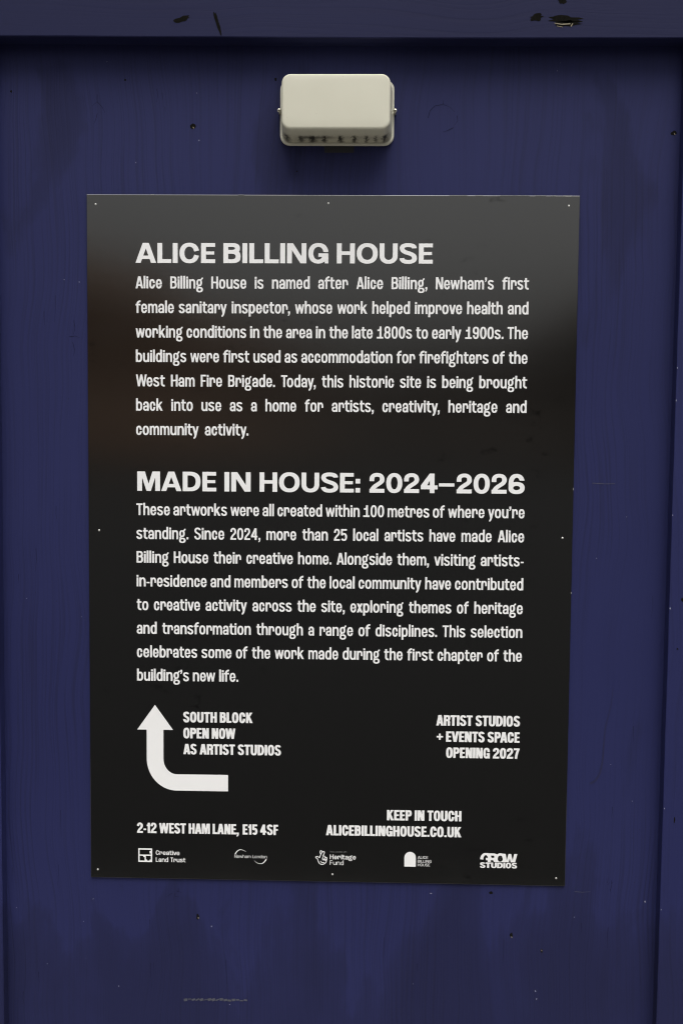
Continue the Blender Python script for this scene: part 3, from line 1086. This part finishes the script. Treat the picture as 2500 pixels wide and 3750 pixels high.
XL, XR = -336.6, 337.2
def para(name, rows, y0, pitch, cap):
    L = []
    for i, (txt, end) in enumerate(rows):
        r = set_line(BODY, txt, XL, end or XR, y0 - i * pitch, cap, hs=0.973)
        L.append(r)
    return printed(name, merge(L), sign)

printed('heading', merge([set_line(HEAD, w_, a_, b_, 484.9, 33.9, .40, 'fit') for w_, a_, b_ in (('ALICE', XL, -199.1), ('BILLING', -185.2, -5.1), ('HOUSE', 9.4, 173.2))]), sign)
para('paragraph', [('Alice Billing House is named after Alice Billing, Newham\u2019s first', None),
                   ('female sanitary inspector, whose work helped improve health and', None),
                   ('working conditions in the area in the late 1800s to early 1900s. The', None),
                   ('buildings were first used as accommodation for firefighters of the', None),
                   ('West Ham Fire Brigade. Today, this historic site is being brought', None),
                   ('back into use as a home for artists, creativity, heritage and', None),
                   ('community activity.', -141.3)], 441.5, 42.0, 20.5)
printed('heading', merge([set_line(HEAD, w_, a_, b_, 92.2, 33.9, .40, 'fit') for w_, a_, b_ in (('MADE', -335.0, -196.9), ('IN', -182.8, -137.1), ('HOUSE:', -121.6, 52.8), ('2024', 69.0, 186.7), ('\u2013', 188.7, 215.6), ('2026', 219.4, 336.4))]), sign)
para('paragraph', [('These artworks were all created within 100 metres of where you\u2019re', None),
                   ('standing. Since 2024, more than 25 local artists have made Alice', None),
                   ('Billing House their creative home. Alongside them, visiting artists-', None),
                   ('in-residence and members of the local community have contributed', None),
                   ('to creative activity across the site, exploring themes of heritage', None),
                   ('and transformation through a range of disciplines. This selection', None),
                   ('celebrates some of the work made during the first chapter of the', None),
                   ('building\u2019s new life.', -157.8)], 49.8, 41.8, 20.5)
printed('direction_text', merge([set_line(CAPS, 'SOUTH BLOCK', -254.9, -132.3, -316.2, 18.7, .28, 'fit'),
                                 set_line(CAPS, 'OPEN NOW', -254.9, -162.7, -344.9, 18.7, .28, 'fit'),
                                 set_line(CAPS, 'AS ARTIST STUDIOS', -254.9, -82.2, -373.6, 18.7, .28, 'fit')]), sign)
printed('opening_text', merge([set_line(CAPS, 'ARTIST STUDIOS', 190.0, 336.0, -316.0, 18.7, .28, 'fit'),
                               set_line(CAPS, '+ EVENTS SPACE', 191.0, 336.0, -344.8, 18.7, .28, 'fit'),
                               set_line(CAPS, 'OPENING 2027', 208.0, 336.2, -373.4, 18.7, .28, 'fit')]), sign)
a1 = set_line(CAPS, '2-12 WEST HAM LANE,', -337.5, -156.2, -517.0, 18.6, .27, 'fit')
a2 = set_line(CAPS, 'E15 4SF', -149.4, -86.5, -517.0, 18.6, .27, 'fit')
printed('address_text', merge([a1, a2]), sign)
printed('contact_text', merge([set_line(CAPS, 'KEEP IN TOUCH', 105.5, 236.6, -487.0, 18.6, .27, 'fit'),
                               set_line(CAPS, 'ALICEBILLINGHOUSE.CO.UK', -1.8, 236.8, -515.8, 18.6, .27, 'fit')]), sign)

# bent arrow
ap = []
ap.append([(-305.0, -285.7), (-336.6, -330.3), (-273.0, -330.3)])
ap.append([(-319.8, -330.0), (-319.8, -382.2), (-290.1, -382.2), (-290.1, -330.0)])
oc, ic = [], []
for k in range(21):
    a = math.pi + math.pi / 2 * k / 20
    oc.append((-266.5 + 53.3 * math.cos(a), -382.2 + 57.2 * math.sin(a)))
    ic.append((-266.5 + 23.6 * math.cos(a), -382.2 + 27.6 * math.sin(a)))
for k in range(20):
    ap.append([ic[k], oc[k], oc[k + 1], ic[k + 1]])
ap.append([(-266.5, -439.4), (-175.5, -439.4), (-175.5, -409.8), (-266.5, -409.8)])
printed('arrow', union(ap), sign)

# ---- the five logos along the foot
def stroke_poly(pts, w0, w1=None, closed=False):
    if closed:
        pts = pts + [pts[0]]
    w1 = w0 if w1 is None else w1
    out = []
    n = len(pts)
    Ls, Rs = [], []
    for k, p in enumerate(pts):
        a = pts[k - 1] if k else (pts[-2] if closed else pts[0])
        b = pts[k + 1] if k < n - 1 else (pts[1] if closed else pts[-1])
        dx, dy = b[0] - a[0], b[1] - a[1]
        d = math.hypot(dx, dy) or 1
        w = (w0 + (w1 - w0) * k / (n - 1)) / 2
        Ls.append((p[0] - dy / d * w, p[1] + dx / d * w))
        Rs.append((p[0] + dy / d * w, p[1] - dx / d * w))
    for k in range(n - 1):
        out.append([Rs[k], Rs[k + 1], Ls[k + 1], Ls[k]])
    return out

def smooth(pts, closed=False, n=6):
    out = []
    m = len(pts)
    rng = range(m if closed else m - 1)
    for i in rng:
        if closed:
            p0, p1, p2, p3 = pts[(i - 1) % m], pts[i], pts[(i + 1) % m], pts[(i + 2) % m]
        else:
            p0, p1, p2, p3 = pts[max(0, i - 1)], pts[i], pts[i + 1], pts[min(m - 1, i + 2)]
        for k in range(n):
            t = k / n
            out.append(tuple(.5 * (2 * p1[j] + (p2[j] - p0[j]) * t + (2 * p0[j] - 5 * p1[j] + 4 * p2[j] - p3[j]) * t * t + (3 * p1[j] - p0[j] - 3 * p2[j] + p3[j]) * t ** 3) for j in (0, 1)))
    if not closed:
        out.append(pts[-1])
    return out

def logo(x, z, label):
    o = bpy.data.objects.new('logo', None)
    COL.objects.link(o)
    o.parent = sign
    o['label'] = label
    return o

# square floor-plan mark with two lines of bold text
lg = logo(-293, -557, 'square floor plan logo reading Creative Land Trust')
def R(x0, y0, x1, y1):      # in the 0..392 square of the mark, y down
    s = 24.9 / 394
    return [(-335.5 + x0 * s, -544.9 - y1 * s), (-335.5 + x1 * s, -544.9 - y1 * s), (-335.5 + x1 * s, -544.9 - y0 * s), (-335.5 + x0 * s, -544.9 - y0 * s)]
printed('emblem', union([R(0, 0, 394, 40), R(0, 354, 394, 394), R(0, 0, 38, 394), R(356, 0, 394, 394), R(0, 180, 394, 216), R(180, 180, 216, 394),
                         R(322, 76, 394, 146), R(144, 210, 190, 252), R(210, 322, 252, 394), R(322, 322, 394, 394)]), lg)
printed('lettering', merge([set_line(SANSB, 'Creative', -304.2, -261.7, -557.0 + .55, 8.3, .3, 'fit'),
                            set_line(SANSB, 'Land Trust', -304.2, -251.1, -569.7 + .5, 8.3, .42, 'fit')]), lg)

# two tapering arcs round a light name
lg = logo(-135, -557, 'name between two thin arcs reading Newham London')
s = 57.8 / 1165
def Q(x, y):
    return (-163.9 + (x - 185) * s, -559.6 - (y - 458) * s)
arc1 = smooth([Q(210, 325), Q(255, 245), Q(330, 175), Q(410, 155), Q(500, 175), Q(605, 232)])
arc2 = smooth([Q(1325, 485), Q(1270, 570), Q(1190, 640), Q(1110, 657), Q(1000, 630), Q(895, 545)])
printed('emblem', union(stroke_poly(arc1, 2.1, .25) + stroke_poly(arc2, 2.1, .25)), lg)
printed('lettering', merge([set_line(SANSL, 'Newham London', -163.9, -106.2, -559.5, 5.9, .5, 'fit')]), lg)

# crossed-fingers hand
lg = logo(15, -557, 'crossed fingers hand logo reading Heritage Fund')
s = 45.9 / 825
def Q(x, y):
    return (5.5 + (x - 590) * s, -559.0 - (y - 400) * s)
st = []
W_ = 1.35
st += stroke_poly(smooth([Q(262, 362), Q(225, 335), Q(180, 320), Q(135, 338), Q(148, 368), Q(190, 392), Q(212, 450), Q(245, 530), Q(290, 565), Q(345, 575), Q(420, 552), Q(470, 495), Q(485, 430), Q(492, 360), Q(470, 342), Q(440, 352)]), W_)
st += stroke_poly(smooth([Q(262, 362), Q(300, 250), Q(350, 175), Q(390, 152), Q(415, 180), Q(400, 230), Q(365, 300)]), W_)
st += stroke_poly(smooth([Q(302, 245), Q(280, 200), Q(278, 150), Q(305, 130), Q(335, 150), Q(345, 175)]), W_)
st += stroke_poly(smooth([Q(385, 310), Q(352, 375), Q(360, 425), Q(395, 428), Q(415, 400), Q(435, 340), Q(420, 308)], True), W_ * .9)
st += stroke_poly(smooth([Q(428, 370), Q(415, 425), Q(440, 445), Q(470, 425), Q(485, 375)]), W_ * .9)
st += stroke_poly(smooth([Q(292, 468), Q(325, 508), Q(365, 520), Q(408, 505)]), W_)
for c in ((383, 396), (445, 413)):
    q = Q(*c)
    st.append([(q[0] + .85 * math.cos(a * .785), q[1] + .85 * math.sin(a * .785)) for a in range(8)])
printed('emblem', union(st), lg)
printed('lettering', merge([set_line(SANSB, 'Heritage', 5.5, 51.4, -559.1, 8.6, .3, 'fit'),
                            set_line(SANSM, 'Fund', 5.6, 29.6, -569.4, 8.1, .3, 'fit')]), lg)
printed('small_lettering', merge([set_line(SANSL, 'Made possible with', 5.9, 35.2, -546.7, 2.4, .5, 'fit')]), lg, MAT_THINWHITE)

# arched doorway
lg = logo(160, -557, 'solid arched door logo reading Alice Billing House')
dr = [(137.1, -570.3), (157.4, -570.3), (157.4, -553.7)]
dr += [(147.25 + 10.15 * math.cos(math.pi * k / 24), -553.7 + 10.2 * math.sin(math.pi * k / 24)) for k in range(1, 24)] + [(137.1, -553.7)]
printed('emblem', union([dr]), lg)
printed('lettering', merge([set_line(SANSM, 'ALICE', 160.5, 178.8, -555.7, 4.9, .3, 'fit'),
                            set_line(SANSM, 'BILLING', 160.5, 184.7, -562.6, 4.9, .3, 'fit'),
                            set_line(SANSM, 'HOUSE', 160.7, 182.4, -569.2, 4.9, .3, 'fit')]), lg)

# heavy merged letters, feet cut off level, over a bold second line
lg = logo(303, -557, 'heavy merged letters logo reading Grow Studios')
s = 65.3 / 1250
x0 = 270.6
GF = Face(.30, .235, .76, e=2.1, e2=2.1)
GF.P = []
GF.ring(155, 130, 540, 560, 100, 75, 180, 360, ix0=260, ix1=425, iy0=205, iy1=520)
GF.rect(155, 330, 260, 345); GF.rect(345, 300, 430, 378); GF.rect(412, 140, 515, 470)
GF.rect(340, 131, 420, 205)
GF.P = [p for p in GF.P if min(q[0] for q in p) < 400 or p[0][0] >= 412]
GF.poly((500, 140), (620, 140), (670, 150), (710, 172), (710, 218), (500, 218))
GF.rect(627, 170, 750, 470); GF.rect(500, 295, 700, 375)
GF.poly((575, 370), (700, 370), (700, 470), (622, 470), (612, 415), (598, 385))
GF.ring(675, 130, 995, 530, 80, 80, ix0=745, ix1=918, iy0=213, iy1=425)
GF.poly((860, 143), (1010, 150), (1050, 380), (1050, 470), (880, 470), (918, 330))
GF.poly((1050, 380), (1105, 150), (1195, 150), (1250, 380), (1295, 150), (1405, 150), (1325, 470), (1190, 470), (1150, 300), (1110, 470), (1040, 470))
polys = [[(x0 + (px - 155) * s, -543.2 - (py - 130) * s) for px, py in p] for p in GF.P]
printed('emblem', union(polys, -559.3), lg)
bud = []
for c in ((822, 265, 18, 34), (870, 262, 30, 14), (765, 290, 12, 26), (825, 345, 14, 40), (800, 330, 6, 20), (845, 310, 8, 14)):
    bud.append([(x0 + (c[0] - 155 + c[2] * .5 * math.cos(a * .628 + .3)) * s, -543.4 - (c[1] - 135 + c[3] * .5 * math.sin(a * .628)) * s) for a in range(10)])
printed('seed_mark', union(bud), lg, MAT_THINWHITE)
STUD = Face(.27, .22, .76, sb=.03, e=2.2, e2=2.1, wu=1.3)
printed('lettering', merge([set_line(STUD, 'STUDIOS', 270.5, 335.6, -570.2, 9.9, .3, 'fit')]), lg)

# ---- rivets
def dome(name, x, z, r, hgt, mat, parent):
    bm = bmesh.new()
    rings = []
    for j in range(6):
        a = j / 5 * math.pi / 2
        rr, yy = r * math.cos(a), -hgt * math.sin(a)
        if j == 5:
            top = bm.verts.new((x, yy, z))
            break
        rings.append([bm.verts.new((x + rr * math.cos(t * math.pi / 8), yy, z + rr * math.sin(t * math.pi / 8))) for t in range(16)])
    for a, b in zip(rings, rings[1:]):
        for k in range(16):
            bm.faces.new((a[k], a[(k + 1) % 16], b[(k + 1) % 16], b[k]))
    for k in range(16):
        bm.faces.new((rings[-1][k], rings[-1][(k + 1) % 16], top))
    bmesh.ops.recalc_face_normals(bm, faces=bm.faces)
    return bm_obj(name, bm, mat, parent, True)
for (x, z) in ((-405, 583.4), (-5.8, 586), (402.2, 583.1), (-402.2, 21.7), (403.2, 17.1), (-408.2, -585.8), (10.2, -586.7), (404.8, -586)):
    dome('rivet', x * mm, z * mm, .0018, .0011, MAT_RIVET, sign)

# ------------------------------------------------------------------ cream box
cx0, cz0 = 0.008, 0.736
cbox = thing('wall_box', 'cream plastic wall box with rounded corners and grimy lower edge, screwed above the sign', 'box', (cx0, WALL_Y, cz0))

def rrect(x0, x1, z0, z1, r, y, n=7):
    pts = []
    for (cx, cz, a0) in ((x1 - r, z1 - r, 0), (x0 + r, z1 - r, 90), (x0 + r, z0 + r, 180), (x1 - r, z0 + r, 270)):
        for k in range(n + 1):
            a = math.radians(a0 + 90 * k / n)
            pts.append((cx + r * math.cos(a), y, cz + r * math.sin(a)))
    return pts

def loft(rings, cap=True):
    bm = bmesh.new()
    R_ = [[bm.verts.new(p) for p in r] for r in rings]
    n = len(R_[0])
    for a, b in zip(R_, R_[1:]):
        for k in range(n):
            bm.faces.new((a[k], a[(k + 1) % n], b[(k + 1) % n], b[k]))
    if cap:
        bm.faces.new(R_[-1])
    bmesh.ops.recalc_face_normals(bm, faces=bm.faces)
    # make sure the cap looks at the viewer
    return bm

# half sizes of the flange in metres, local to the thing's origin
fx0, fx1, fz0, fz1 = -0.0966, 0.0966, -0.0533, 0.0560
def fl(ins, y, r):
    return rrect(fx0 + ins, fx1 - ins, fz0 + ins, fz1 - ins, r, y)
flange = loft([fl(0.0008, -0.0003, .0158), fl(0, -0.0015, .0166), fl(0, -0.0060, .0166), fl(0.0004, -0.0074, .0162), fl(0.0014, -0.0080, .0152), fl(0.0045, -0.0080, .012)])
bm_obj('back_plate', flange, MAT_RIM, cbox, True)
rings = []
D = 0.070
def cv(t, y, extra_r=0.0):
    """cover outline inset by t on the sides; the top leans less than the bottom"""
    return rrect(fx0 + .0036 + t, fx1 - .0036 - t, fz0 + .0032 + t * 1.10 + max(0, -y - .011) * .085, fz1 - .0057 - t * .55, .0155 + extra_r, y)
prof = [(0.0012, -.0078), (0.0004, -.0088), (0.0, -.0110), (0.0010, -.0250), (0.0022, -.0400), (0.0032, -.0520)]
for t, y in prof:
    rings.append(cv(t, y))
rr = 0.0042
for k in range(1, 9):
    a = k / 8 * math.pi / 2
    rings.append(cv(0.0034 + rr * (1 - math.cos(a)) * 1.0 + 0.0004 * k / 8, -(D - rr) - rr * math.sin(a), -.0045 * k / 8))
rings.append(cv(0.0034 + rr + .012, -D - .0004, -.006))
cover = bm_obj('cover', loft(rings), MAT_CREAM, cbox, True)

def screw(x, z):
    o = bpy.data.objects.new('screw', None)
    COL.objects.link(o)
    o.parent = cbox
    def lathe(nm, prof, mat):
        bm = bmesh.new()
        R_ = [[bm.verts.new((x + r * math.cos(k * math.pi / 10), y, z + r * math.sin(k * math.pi / 10))) for k in range(20)] for r, y in prof]
        for a, b in zip(R_, R_[1:]):
            for k in range(20):
                bm.faces.new((a[k], a[(k + 1) % 20], b[(k + 1) % 20], b[k]))
        bm.faces.new(R_[-1])
        bmesh.ops.recalc_face_normals(bm, faces=bm.faces)
        return bm_obj(nm, bm, mat, o, True)
    lathe('shank', [(.0027, 0), (.0027, -.0215)], MAT_STEEL)
    lathe('head', [(.0029, -.0217), (.0036, -.0222), (.0036, -.0238), (.0030, -.0250), (.0020, -.0256), (.0006, -.0258)], MAT_STEEL)
    vs = []
    for (dx, dz) in ((.0017, .00045), (.00045, .0017)):
        vs.append([(x - dx, z - dz), (x + dx, z - dz), (x + dx, z + dz), (x - dx, z + dz)])
    v2, f2 = union([[(a * 1000, b * 1000) for a, b in p] for p in vs])
    mesh_obj('slot', [(a * mm, -.0261, b * mm) for a, b in v2], f2, MAT_DARKSTEEL, o)
screw(-0.0970, 0.0006)
screw(0.0978, 0.0004)

# strip stuck on the board right under the box
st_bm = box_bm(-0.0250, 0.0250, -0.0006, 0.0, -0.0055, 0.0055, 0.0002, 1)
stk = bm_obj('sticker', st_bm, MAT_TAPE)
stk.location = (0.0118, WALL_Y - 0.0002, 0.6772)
stk['label'] = 'small dark strip stuck on the blue wall in the shadow directly under the cream box'
stk['category'] = 'sticker'
